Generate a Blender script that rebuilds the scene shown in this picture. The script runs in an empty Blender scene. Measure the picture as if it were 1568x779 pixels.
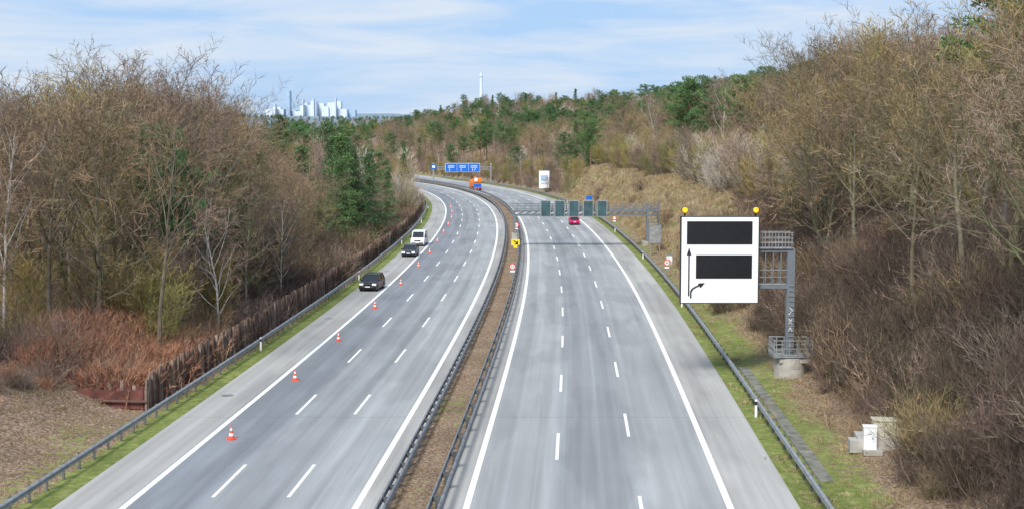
import bpy, math, random, bisect, time
from mathutils import Vector, Matrix, noise
T0=time.time()
scene=bpy.context.scene
COL=scene.collection
CAMH=15.65
# ------------------------------------------------------------------ helpers
def lerp(a,b,t): return a+(b-a)*t
def sstep(a,b,x):
    t=max(0.0,min(1.0,(x-a)/(b-a))); return t*t*(3-2*t)
# road axis (centre of the median), x as a function of distance y
SY=[-200,0,77,113,160,218,260,302,355,400,457,520,600,700,850,1100,9000]
SV=[.048,.048,.046,.038,.020,-.004,-.026,-.056,-.11,-.175,-.26,-.37,-.5,-.6,-.5,-.1,0]
def slope(y):
    i=max(0,min(len(SY)-2,bisect.bisect_right(SY,y)-1))
    return lerp(SV[i],SV[i+1],(y-SY[i])/(SY[i+1]-SY[i]))
_xs=[];_x=0.0
for k in range(-200,9001):
    _xs.append(_x); _x+=slope(k+.5)
_off57=_xs[257]
def cen(y):
    y=max(-199.0,min(8999.0,y)); k=int(math.floor(y)); f=y-k
    a=_xs[k+200]; b=_xs[min(k+201,9200)]
    return a+(b-a)*f-_off57-4.2
def zr(y): return .016*max(0.0,y-500)+.0035*max(0.0,y-1200)
def P(off,y,z=0.0):
    return Vector((cen(y)+off*math.sqrt(1+slope(y)**2),y,z+zr(y)))
def offof(x,y): return (x-cen(y))/math.sqrt(1+slope(y)**2)
RE_L,RE_R=-15.3,16.4
def hgt(off,y):
    n=noise.noise(Vector((off*.13,y*.06,0)))
    if off>0:
        if off<RE_R-.15: return -.12
        r=sstep(108,138,y); toe=lerp(21.3,19.3,r); far=sstep(335,400,y)
        Hc=lerp(lerp(7.2,8.4,r),5.0,far); w=lerp(10,7.0,r)
        t=sstep(toe,toe+w,off)
        hill=min(22,max(0,off-toe-w)*.115)
        if y>420:
            x=cen(y)+off*math.sqrt(1+slope(y)**2); k=sstep(-150,0,x); q=sstep(420,520,y); hill*=lerp(1,k,q); Hc*=lerp(1,.35+.65*k,q)
        z=-.03+.25*sstep(18,toe,off)+Hc*t+hill
        z+=n*.5*sstep(18,24,off)*1.6
        z+=noise.noise(Vector((off*.5,y*.4,5)))*.18*sstep(17,20,off)
    else:
        a=-off
        if a<-RE_L-.15: return -.12
        z=-.03+2.4*sstep(18.3,27,a)+min(3,max(0,a-28)*.05)
        z+=n*.9*sstep(18,24,a)
        z+=noise.noise(Vector((off*.5,y*.4,9)))*.2*sstep(16.5,20,a)
    return z
def G(x,y):
    o=offof(x,y); return hgt(o,y)+zr(y)

# ------------------------------------------------------------------ materials
def newmat(name):
    m=bpy.data.materials.new(name); m.use_nodes=True
    nt=m.node_tree; b=nt.nodes['Principled BSDF']
    return m,nt,b
def N(nt,t,**kw):
    n=nt.nodes.new(t)
    for k,v in kw.items(): setattr(n,k,v)
    return n
def plain(name,col,rough=.6,metal=0.0,var=.12,scale=3.0,bump=0.0,emit=None):
    m,nt,b=newmat(name)
    tc=N(nt,'ShaderNodeTexCoord'); no=N(nt,'ShaderNodeTexNoise'); no.inputs['Scale'].default_value=scale; no.inputs['Detail'].default_value=6
    nt.links.new(tc.outputs['Object'],no.inputs['Vector'])
    r=N(nt,'ShaderNodeMapRange'); r.inputs['From Min'].default_value=.3; r.inputs['From Max'].default_value=.7
    r.inputs['To Min'].default_value=1-var; r.inputs['To Max'].default_value=1+var
    nt.links.new(no.outputs['Fac'],r.inputs['Value'])
    mx=N(nt,'ShaderNodeVectorMath',operation='SCALE'); mx.inputs[0].default_value=col[:3]
    nt.links.new(r.outputs[0],mx.inputs['Scale']); nt.links.new(mx.outputs[0],b.inputs['Base Color'])
    b.inputs['Roughness'].default_value=rough; b.inputs['Metallic'].default_value=metal
    if bump:
        bp=N(nt,'ShaderNodeBump'); bp.inputs['Strength'].default_value=bump; bp.inputs['Distance'].default_value=.05
        nt.links.new(no.outputs['Fac'],bp.inputs['Height']); nt.links.new(bp.outputs[0],b.inputs['Normal'])
    if emit:
        b.inputs['Emission Color'].default_value=(*emit[:3],1); b.inputs['Emission Strength'].default_value=emit[3]
    return m
def rampmat(name,cols,nscale=.6,rough=.9,namp=.35,island=False,gain=1.0):
    """colour picked per object/instance, with local variation"""
    m,nt,b=newmat(name)
    src=N(nt,'ShaderNodeNewGeometry').outputs['Random Per Island'] if island else N(nt,'ShaderNodeObjectInfo').outputs['Random']
    cr=N(nt,'ShaderNodeValToRGB'); el=cr.color_ramp.elements
    for i,c in enumerate(cols):
        p=i/(max(1,len(cols)-1))
        if i<2: e=el[i]; e.position=p
        else: e=el.new(p)
        e.color=(c[0]*gain,c[1]*gain,c[2]*gain,1)
    nt.links.new(src,cr.inputs[0])
    tc=N(nt,'ShaderNodeTexCoord'); no=N(nt,'ShaderNodeTexNoise'); no.inputs['Scale'].default_value=nscale; no.inputs['Detail'].default_value=4
    nt.links.new(tc.outputs['Object'],no.inputs['Vector'])
    r=N(nt,'ShaderNodeMapRange'); r.inputs['From Min'].default_value=.3; r.inputs['From Max'].default_value=.7
    r.inputs['To Min'].default_value=1-namp; r.inputs['To Max'].default_value=1+namp
    nt.links.new(no.outputs['Fac'],r.inputs['Value'])
    mx=N(nt,'ShaderNodeVectorMath',operation='SCALE'); nt.links.new(cr.outputs[0],mx.inputs[0])
    nt.links.new(r.outputs[0],mx.inputs['Scale']); nt.links.new(mx.outputs[0],b.inputs['Base Color'])
    b.inputs['Roughness'].default_value=rough
    b.inputs['Specular IOR Level'].default_value=.15
    return m

M={}
M['bark']=rampmat('bark',[(.12,.10,.075),(.19,.17,.12),(.11,.12,.06),(.15,.12,.08)],1.5,gain=1.1)
M['barkwhite']=rampmat('bark_birch',[(.60,.57,.52),(.45,.43,.40)],3.0)
M['twig_a']=rampmat('twigs_brown',[(.12,.085,.07),(.33,.22,.13),(.14,.10,.085),(.34,.26,.11),(.11,.085,.075),(.36,.25,.14),(.20,.16,.14),(.13,.10,.06),(.32,.25,.12)],.25,gain=1.12,namp=.45)
M['twig_r']=rampmat('twigs_reddish',[(.17,.115,.11),(.30,.20,.17),(.14,.10,.095),(.27,.19,.13),(.34,.24,.20)],.25,gain=1.12,namp=.45)
M['twig_o']=rampmat('twigs_olive',[(.24,.22,.07),(.18,.18,.07),(.31,.24,.07),(.26,.20,.09)],.25,gain=1.15)
M['twig_p']=rampmat('twigs_pale',[(.56,.49,.40),(.40,.35,.30),(.48,.41,.32)],.25,gain=1.1)
M['twig_rust']=rampmat('stems_rust',[(.46,.23,.13),(.30,.15,.10),(.52,.31,.19)],.6)
M['twig_dark']=rampmat('stems_dark',[(.085,.06,.05),(.13,.095,.075),(.09,.075,.05),(.16,.11,.09)],.6)
M['needle']=rampmat('pine_needles',[(.105,.19,.075),(.075,.145,.06),(.125,.205,.075)],.5,namp=.5)
M['needle_d']=rampmat('spruce_needles',[(.07,.14,.06),(.09,.165,.07)],.5,namp=.5)
M['pinebark']=rampmat('pine_bark',[(.26,.14,.08),(.20,.12,.08)],2.0)
M['grassblade']=rampmat('grass_blades',[(.20,.27,.06),(.24,.29,.08),(.30,.28,.11)],.8)
M['drygrass']=rampmat('dry_grass',[(.38,.29,.17),(.32,.23,.14),(.44,.35,.21)],.8)
M['steel']=plain('galvanised_steel',(.33,.34,.34),.5,.5,.25,2.5)
M['steeldark']=plain('weathered_steel',(.13,.135,.14),.6,.4,.3,2.0)
M['steelmid']=plain('aged_galvanised_steel',(.24,.245,.25),.55,.4,.3,2.0)
M['grey']=plain('grey_paint',(.17,.19,.21),.5,.2,.1)
M['white']=plain('white_paint',(.80,.81,.82),.45,0,.02)
M['line']=plain('road_line_paint',(.80,.80,.78),.7,0,.14,1.5)
M['black']=plain('black_matrix',(.012,.012,.014),.35,0,.2)
M['teal']=plain('vms_face',(.05,.10,.11),.35,0,.3,1.0)
M['blue']=plain('sign_blue',(.01,.13,.55),.4,0,.05)
M['red']=plain('signal_red',(.75,.05,.03),.5,0,.1)
M['orange']=plain('orange_paint',(.85,.22,.03),.4,0,.1)
M['conered']=plain('cone_orange',(.85,.09,.04),.5,0,.1)
M['yellow']=plain('yellow_paint',(.85,.65,.02),.5,0,.05)
M['amber']=plain('amber_lamp',(.9,.45,.02),.2,0,.05,emit=(1,.5,.03,.6))
M['rubber']=plain('rubber',(.02,.02,.02),.8)
M['glass']=plain('car_glass',(.02,.025,.03),.08)
M['chrome']=plain('wheel_metal',(.5,.5,.52),.3,.8)
M['lamp']=plain('headlamp',(.8,.82,.85),.15,0,.05,emit=(1,1,.95,.4))
M['concrete']=plain('concrete',(.38,.36,.32),.85,0,.22,2.0,.3)
M['oldslab']=plain('mossy_concrete_slab',(.17,.17,.14),.9,0,.45,1.6,.4)
M['beige']=plain('beige_cabinet',(.48,.46,.36),.6,0,.06)
M['planks']=rampmat('weathered_planks',[(.10,.065,.055),(.17,.115,.095),(.13,.075,.06),(.32,.25,.20),(.09,.06,.05),(.20,.13,.10),(.27,.21,.17)],2.0,island=True,gain=1.1)
M['rust']=plain('rusty_sheet',(.13,.045,.035),.85,0,.45,1.5)
M['plantwhite']=plain('pale_hazed_cladding',(.60,.66,.72),.8,0,.06,.02)  # distance haze painted into the far plant's pale colour
M['plantblue']=plain('hazed_plant_and_board_blue',(.34,.45,.57),.8,0,.06,.02)  # painted haze tint on the plant; plain light blue on the information board

def road_mat():
    m,nt,b=newmat('asphalt_road'); L=nt.links.new
    uv=N(nt,'ShaderNodeUVMap'); uv.uv_map='UVMap'
    sep=N(nt,'ShaderNodeSeparateXYZ'); L(uv.outputs[0],sep.inputs[0])
    mr=N(nt,'ShaderNodeMapRange'); mr.inputs['From Min'].default_value=-17; mr.inputs['From Max'].default_value=17
    L(sep.outputs[0],mr.inputs['Value'])
    cr=N(nt,'ShaderNodeValToRGB'); cr.color_ramp.interpolation='LINEAR'
    k=1.24
    W=(.300*k,.292*k,.276*k);Bc=(.218*k,.224*k,.232*k);C=(.258*k,.262*k,.264*k);D=(.180*k,.190*k,.204*k)
    stops=[(-17,W),(-12.6,W),(-12.4,D),(-9.1,D),(-8.9,Bc),(-5.8,Bc),(-5.6,C),(-2.7,C),(-2.3,W),(0,W),(1.9,W),(2.3,C),(5.8,C),(6.1,Bc),(9.5,Bc),(9.8,C),(13.2,C),(13.5,W),(17,W)]
    el=cr.color_ramp.elements
    for i,(p,c) in enumerate(stops):
        q=(p+17)/34
        if i==0: e=el[0]; e.position=q
        elif i==1: e=el[1]; e.position=q
        else: e=el.new(q)
        e.color=(*c,1)
    L(mr.outputs[0],cr.inputs[0])
    def streak(sx,sy,sc,det,lo,hi,f0=.3,f1=.7):
        mp=N(nt,'ShaderNodeMapping'); mp.inputs['Scale'].default_value=(sx,sy,1); L(uv.outputs[0],mp.inputs['Vector'])
        n=N(nt,'ShaderNodeTexNoise'); n.inputs['Scale'].default_value=sc; n.inputs['Detail'].default_value=det; L(mp.outputs[0],n.inputs['Vector'])
        r=N(nt,'ShaderNodeMapRange'); r.inputs['From Min'].default_value=f0; r.inputs['From Max'].default_value=f1
        r.inputs['To Min'].default_value=lo; r.inputs['To Max'].default_value=hi; L(n.outputs['Fac'],r.inputs['Value'])
        return r.outputs[0],n.outputs['Fac']
    a,_=streak(1,.03,.9,5,.91,1.09)
    c,_=streak(.3,.05,1.0,3,.91,1.03,.44,.50)   # older and newer surfacing
    c2,_=streak(.5,.02,.8,2,.94,1.02,.50,.52)
    d,_=streak(1,.35,.35,6,.94,1.06)
    e,f=streak(1,1,12,3,.93,1.07)
    g,_=streak(2.2,.012,1.0,3,.93,1.05,.4,.6)
    sn=N(nt,'ShaderNodeMath',operation='MULTIPLY'); sn.inputs[1].default_value=2*math.pi/1.85; L(sep.outputs[0],sn.inputs[0])
    s2=N(nt,'ShaderNodeMath',operation='SINE'); L(sn.outputs[0],s2.inputs[0])
    s3=N(nt,'ShaderNodeMath',operation='MULTIPLY_ADD'); s3.inputs[1].default_value=.04; s3.inputs[2].default_value=1; L(s2.outputs[0],s3.inputs[0])
    fr=N(nt,'ShaderNodeMath',operation='PINGPONG'); fr.inputs[1].default_value=19; L(sep.outputs[1],fr.inputs[0])
    jt=N(nt,'ShaderNodeMapRange'); jt.inputs['From Min'].default_value=.04; jt.inputs['From Max'].default_value=.16; jt.inputs['To Min'].default_value=.88; L(fr.outputs[0],jt.inputs['Value'])
    cur=cr.outputs[0]
    for o in (a,c,c2,d,e,g,s3.outputs[0],jt.outputs[0]):
        v=N(nt,'ShaderNodeVectorMath',operation='SCALE'); L(cur,v.inputs[0]); L(o,v.inputs['Scale']); cur=v.outputs[0]
    L(cur,b.inputs['Base Color']); b.inputs['Roughness'].default_value=.95; b.inputs['Specular IOR Level'].default_value=.15
    bp=N(nt,'ShaderNodeBump'); bp.inputs['Strength'].default_value=.2; bp.inputs['Distance'].default_value=.02
    L(f,bp.inputs['Height']); L(bp.outputs[0],b.inputs['Normal'])
    return m
def ground_mat():
    m,nt,b=newmat('leaf_litter_and_grass'); L=nt.links.new
    tc=N(nt,'ShaderNodeTexCoord')
    at=N(nt,'ShaderNodeAttribute'); at.attribute_name='zone'
    sep=N(nt,'ShaderNodeSeparateColor'); L(at.outputs['Color'],sep.inputs[0])
    def ns(sc,det=8):
        n=N(nt,'ShaderNodeTexNoise'); n.inputs['Scale'].default_value=sc; n.inputs['Detail'].default_value=det; n.inputs['Roughness'].default_value=.7
        L(tc.outputs['Object'],n.inputs['Vector']); return n.outputs['Fac']
    def ramp(src,cols,p=None):
        cr=N(nt,'ShaderNodeValToRGB'); el=cr.color_ramp.elements
        for i,c in enumerate(cols):
            q=p[i] if p else .3+.4*i/(len(cols)-1)
            if i<2: e=el[i]; e.position=q
            else: e=el.new(q)
            e.color=(*c,1)
        L(src,cr.inputs[0]); return cr.outputs[0]
    n1=ns(1.8); n2=ns(6.0); n3=ns(.25,4)
    lit=ramp(n2,[(.05,.033,.024),(.23,.155,.105),(.55,.43,.32)])
    grs=ramp(n1,[(.10,.14,.035),(.18,.22,.06),(.33,.30,.13)])
    tan=ramp(n1,[(.17,.12,.07),(.33,.25,.14),(.44,.36,.21)])
    def mask(chan,src,w=.9):
        a=N(nt,'ShaderNodeMath',operation='SUBTRACT'); L(src,a.inputs[0]); a.inputs[1].default_value=.5
        q=N(nt,'ShaderNodeMath',operation='MULTIPLY_ADD'); L(a.outputs[0],q.inputs[0]); q.inputs[1].default_value=w*2; L(chan,q.inputs[2])
        r=N(nt,'ShaderNodeMapRange'); r.inputs['From Min'].default_value=.35; r.inputs['From Max'].default_value=.65; L(q.outputs[0],r.inputs['Value'])
        return r.outputs[0]
    def mix(f,a,c):
        x=N(nt,'ShaderNodeMix',data_type='RGBA'); L(f,x.inputs[0]); L(a,x.inputs[6]); L(c,x.inputs[7]); return x.outputs[2]
    c=mix(mask(sep.outputs[0],n1,1.5),lit,grs)
    c=mix(mask(sep.outputs[1],n1,.5),c,tan)
    far=N(nt,'ShaderNodeRGB'); far.outputs[0].default_value=(.20,.28,.34,1)  # bluish distance haze, painted into the far ground colour
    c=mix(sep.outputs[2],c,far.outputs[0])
    v=N(nt,'ShaderNodeVectorMath',operation='SCALE'); L(c,v.inputs[0])
    r=N(nt,'ShaderNodeMapRange'); r.inputs['From Min'].default_value=.3; r.inputs['From Max'].default_value=.7; r.inputs['To Min'].default_value=.75; r.inputs['To Max'].default_value=1.25
    L(n3,r.inputs['Value']); L(r.outputs[0],v.inputs['Scale'])
    L(v.outputs[0],b.inputs['Base Color']); b.inputs['Roughness'].default_value=.95; b.inputs['Specular IOR Level'].default_value=.1
    bp=N(nt,'ShaderNodeBump'); bp.inputs['Strength'].default_value=.8; bp.inputs['Distance'].default_value=.12
    L(n2,bp.inputs['Height']); L(bp.outputs[0],b.inputs['Normal'])
    return m
M['road']=road_mat(); M['ground']=ground_mat()

# ------------------------------------------------------------------ mesh builder
class B:
    def __init__(s): s.v=[];s.f=[];s.m=[];s.mats=[]
    def mi(s,k):
        if k not in s.mats: s.mats.append(k)
        return s.mats.index(k)
    def face(s,pts,mat):
        n=len(s.v); s.v+= [tuple(p) for p in pts]; s.f.append(tuple(range(n,n+len(pts)))); s.m.append(s.mi(mat))
    def box(s,c,d,mat,rz=0,mtx=None):
        c=Vector(c); hx,hy,hz=d[0]/2,d[1]/2,d[2]/2
        R=Matrix.Rotation(rz,3,'Z') if mtx is None else mtx
        n=len(s.v)
        for x,y,z in [(-1,-1,-1),(1,-1,-1),(1,1,-1),(-1,1,-1),(-1,-1,1),(1,-1,1),(1,1,1),(-1,1,1)]:
            s.v.append(tuple(c+R@Vector((x*hx,y*hy,z*hz))))
        for q in [(0,3,2,1),(4,5,6,7),(0,1,5,4),(1,2,6,5),(2,3,7,6),(3,0,4,7)]:
            s.f.append(tuple(n+i for i in q)); s.m.append(s.mi(mat))
    def cyl(s,a,b,r0,r1,mat,n=12,caps=True):
        a=Vector(a);b=Vector(b);d=(b-a).normalized()
        u=d.orthogonal().normalized() if abs(d.z)<.95 else Vector((1,0,0)); w=d.cross(u).normalized(); u=w.cross(d)
        k=len(s.v);ph=math.pi/n
        for p,r in ((a,r0),(b,r1)):
            for i in range(n):
                t=2*math.pi*i/n+ph; s.v.append(tuple(p+(u*math.cos(t)+w*math.sin(t))*r))
        for i in range(n):
            j=(i+1)%n; s.f.append((k+i,k+j,k+n+j,k+n+i)); s.m.append(s.mi(mat))
        if caps:
            s.f.append(tuple(k+i for i in reversed(range(n)))); s.m.append(s.mi(mat))
            s.f.append(tuple(k+n+i for i in range(n))); s.m.append(s.mi(mat))
    def prism(s,poly,w0,w1,mat):
        n=len(poly);k=len(s.v)
        for y in (w0,w1):
            for x,z in poly: s.v.append((x,y,z))
        s.f.append(tuple(k+i for i in range(n)));s.m.append(s.mi(mat))
        s.f.append(tuple(k+n+i for i in reversed(range(n))));s.m.append(s.mi(mat))
        for i in range(n):
            j=(i+1)%n; s.f.append((k+j,k+i,k+n+i,k+n+j)); s.m.append(s.mi(mat))
    def mesh(s,name,smooth=False):
        me=bpy.data.meshes.new(name); me.from_pydata(s.v,[],s.f)
        for k in s.mats: me.materials.append(M[k])
        me.polygons.foreach_set('material_index',s.m)
        if smooth: me.polygons.foreach_set('use_smooth',[True]*len(s.f))
        me.update(); return me
    def obj(s,name,loc=(0,0,0),rz=0,parent=None,bevel=0,smooth=False):
        o=bpy.data.objects.new(name,s.mesh(name,smooth)); COL.objects.link(o); o.location=loc; o.rotation_euler=(0,0,rz)
        if parent: o.parent=parent
        if bevel:
            md=o.modifiers.new('bevel','BEVEL'); md.width=bevel; md.segments=2; md.limit_method='ANGLE'
        return o
def empty(name,loc=(0,0,0),rz=0):
    e=bpy.data.objects.new(name,None); COL.objects.link(e); e.location=loc; e.rotation_euler=(0,0,rz); return e

# ------------------------------------------------------------------ terrain
def terrain():
    offs=[0,8,16.2,16.3,16.6]
    o=17.0
    while o<34: offs.append(o); o+=.5
    st=1.0
    while o<4200: offs.append(o); o+=st; st*=1.12
    lo=[-8,-15.1,-15.2,-15.6]; o=-16.0
    while o>-34: lo.append(o); o-=.5
    st=1.0
    while o>-4200: lo.append(o); o-=st; st*=1.12
    offs=sorted(offs+lo)
    ys=[];y=-80.0
    while y<420: ys.append(y); y+=1.25
    st=2.0
    while y<8900: ys.append(y); y+=st; st*=1.06
    vs=[];zone=[]
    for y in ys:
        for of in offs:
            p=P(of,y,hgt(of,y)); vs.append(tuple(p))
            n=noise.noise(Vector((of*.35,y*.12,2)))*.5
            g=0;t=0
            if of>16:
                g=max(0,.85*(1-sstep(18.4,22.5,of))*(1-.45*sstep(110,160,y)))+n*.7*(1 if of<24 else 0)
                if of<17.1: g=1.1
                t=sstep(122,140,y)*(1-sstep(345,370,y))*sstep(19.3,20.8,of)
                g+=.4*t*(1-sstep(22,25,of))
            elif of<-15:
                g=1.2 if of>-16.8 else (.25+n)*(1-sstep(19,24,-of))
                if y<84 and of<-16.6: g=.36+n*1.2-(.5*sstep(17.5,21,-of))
            b=sstep(600,2500,y)  # weight of the painted haze, growing with distance
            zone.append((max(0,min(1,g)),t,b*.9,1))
    W=len(offs);f=[]
    for j in range(len(ys)-1):
        for i in range(W-1):
            a=j*W+i; f.append((a,a+1,a+W+1,a+W))
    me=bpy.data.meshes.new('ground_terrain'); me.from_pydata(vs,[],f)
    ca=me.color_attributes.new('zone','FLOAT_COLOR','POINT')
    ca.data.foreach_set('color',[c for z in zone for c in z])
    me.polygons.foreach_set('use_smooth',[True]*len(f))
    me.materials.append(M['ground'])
    ob=bpy.data.objects.new('ground_terrain',me); COL.objects.link(ob)
terrain()

def strip(name,o0,o1,y0,y1,z,mat,cols=1,step=2.0,uv=True,zf=None):
    n=max(1,int((y1-y0)/step)); vs=[];f=[];uvs=[]
    for j in range(n+1):
        y=lerp(y0,y1,j/n)
        for i in range(cols+1):
            o=lerp(o0,o1,i/cols); vs.append(tuple(P(o,y,z if zf is None else zf(o,y)))); uvs.append((o,y))
    W=cols+1
    for j in range(n):
        for i in range(cols):
            a=j*W+i; f.append((a,a+1,a+W+1,a+W))
    me=bpy.data.meshes.new(name); me.from_pydata(vs,[],f); me.materials.append(M[mat])
    ul=me.uv_layers.new(name='UVMap')
    for lp in me.loops: ul.data[lp.index].uv=uvs[lp.vertex_index]
    ob=bpy.data.objects.new(name,me); COL.objects.link(ob); return ob
strip('road_oncoming_carriageway',RE_L,-1.0,-80,760,0,'road',6)
strip('road_outbound_carriageway',1.0,RE_R,-80,760,0,'road',6)
md=strip('median_strip',-1.05,1.25,-80,600,0,'ground',8,1.0,zf=lambda o,y:.06+.1*math.cos((o-.1)*1.3)+.05*noise.noise(Vector((o*2,y*.8,0))))
ca=md.data.color_attributes.new('zone','FLOAT_COLOR','POINT')
zz=[]
for v in md.data.vertices: zz+= [max(0,.12+.5*noise.noise(v.co*.1)),0,0,1]
ca.data.foreach_set('color',zz)
def markings():
    b=B()
    def ln(o,w,y0,y1,step=3.0):
        n=max(1,int((y1-y0)/step))
        for i in range(n):
            a=lerp(y0,y1,i/n);c=lerp(y0,y1,(i+1)/n)
            b.face([P(o-w/2,a,.005),P(o+w/2,a,.005),P(o+w/2,c,.005),P(o-w/2,c,.005)],'line')
    for o,w in ((2.25,.28),(13.45,.3),(-2.45,.28),(-12.3,.28)): ln(o,w,-60,700)
    for o,s in ((5.97,65.8),(9.68,71.0),(-5.65,76.8),(-8.95,76.8)):
        y=s-18*6
        while y<600: ln(o,.16,y,y+6,3); y+=18
    b.obj('road_markings')
markings()
b=B()
for y in (82.5,118,160): b.cyl(P(-14.3,y,-.05),P(-14.3,y,.006),.38,.38,'steelmid',20)
b.obj('manhole_covers')
# ------------------------------------------------------------------ guard rails
def sweep(b,prof,off,y0,y1,step,mat):
    n=int((y1-y0)/step); k=len(b.v); W=len(prof)
    for j in range(n+1):
        y=lerp(y0,y1,j/n)
        for (o,z) in prof: b.v.append(tuple(P(off+o,y,z)))
    for j in range(n):
        for i in range(W-1):
            a=k+j*W+i; b.f.append((a,a+1,a+W+1,a+W)); b.m.append(b.mi(mat))
def rail(name,off,side,y0,y1,mat,double=0,h=.75,sp=2.0):
    b=B(); s=side
    w=[(0,h),(.05*s,h-.02),(.09*s,h-.06),(.09*s,h-.10),(.02*s,h-.14),(.02*s,h-.17),(.09*s,h-.21),(.09*s,h-.25),(.05*s,h-.29),(0,h-.31)]
    sweep(b,w,off+.06*s,y0,y1,2.0,mat)
    sweep(b,[(-.0*s,h),(-.03*s,h)],off+.06*s,y0,y1,2.0,mat)
    if double:
        sweep(b,[(-o,z) for o,z in w],off-double*s,y0,y1,2.0,mat)
    y=y0
    while y<y1:
        g=-.2; hh=h-.05 if double else h+.02
        b.box(P(off-(double*.5 if double else .04)*s,y,(hh+g)/2),(.1 if not double else .14,.08,hh-g),'steeldark')
        if double: b.box(P(off-double*.5*s,y,h-.15),(double+.1,.12,.2),'steeldark')
        y+=sp
    return b.obj(name)
rail('guardrail_steel',17.35,-1,-60,520,'steel')
rail('guardrail_steel',-16.6,1,-60,520,'steel')
rail('median_guardrail',-1.1,-1,-60,560,'steelmid',.2,.8,2.0)
rail('median_guardrail',1.3,1,-60,560,'steelmid',.34,.85,4.0)
b=B();y=62.0; rs=random.Random(5)
while y<93:
    o=18.35; z=hgt(o,y)+.03
    b.box(P(o,y,z),(.66,.92,.12),'oldslab',-.045+rs.uniform(-.03,.03)); y+=1.0
b.obj('drainage_channel_slabs',bevel=.02)

# ------------------------------------------------------------------ wooden fence on the left
def fence():
    rg=random.Random(3); b=B()
    y=78.0
    while y<330:
        o=-17.8+.12*math.sin(y*.2); g=hgt(o,y)
        h=2.05+rg.uniform(-.2,.25); w=.2+rg.random()*.12
        p=P(o,y,g+h/2-.1)
        R=Matrix.Rotation(rg.uniform(-.06,.06),3,'X')@Matrix.Rotation(rg.uniform(-.05,.05),3,'Y')
        b.box(p,(.07,w,h),'planks',mtx=R)
        if int(y*3)%4==0: b.box(P(o+.1,y,g+1.0),(.15,.15,2.3),'planks',mtx=R)
        y+=.31 if y<180 else .42
    for z in (.5,1.45):
        sweep(b,[(0,z),(0,z+.12),(-.05,z+.12)],-17.88,78,330,3,'planks')
    sweep(b,[(0,-.1),(0,1.25)],-18.0,78,330,3,'rust')
    c=P(-17.8,78)
    for i in range(36):
        x=c.x-.26*i; h=max(.5,1.7-.02*i+rg.uniform(-.2,.2)); yy=78+.09*i
        b.box((x,yy,G(x,yy)*.6+h/2-.15),(.2,.07,h),'rust' if i%3 else 'planks',rg.uniform(-.1,.1))
    b.box((c.x-4.4,78.45,.6),(9.0,.05,1.1),'rust',-.09)
    b.box((c.x-4.4,78.2,.55),(9.0,.1,.1),'planks',-.09)
    b.obj('wooden_noise_fence')
fence()

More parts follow.
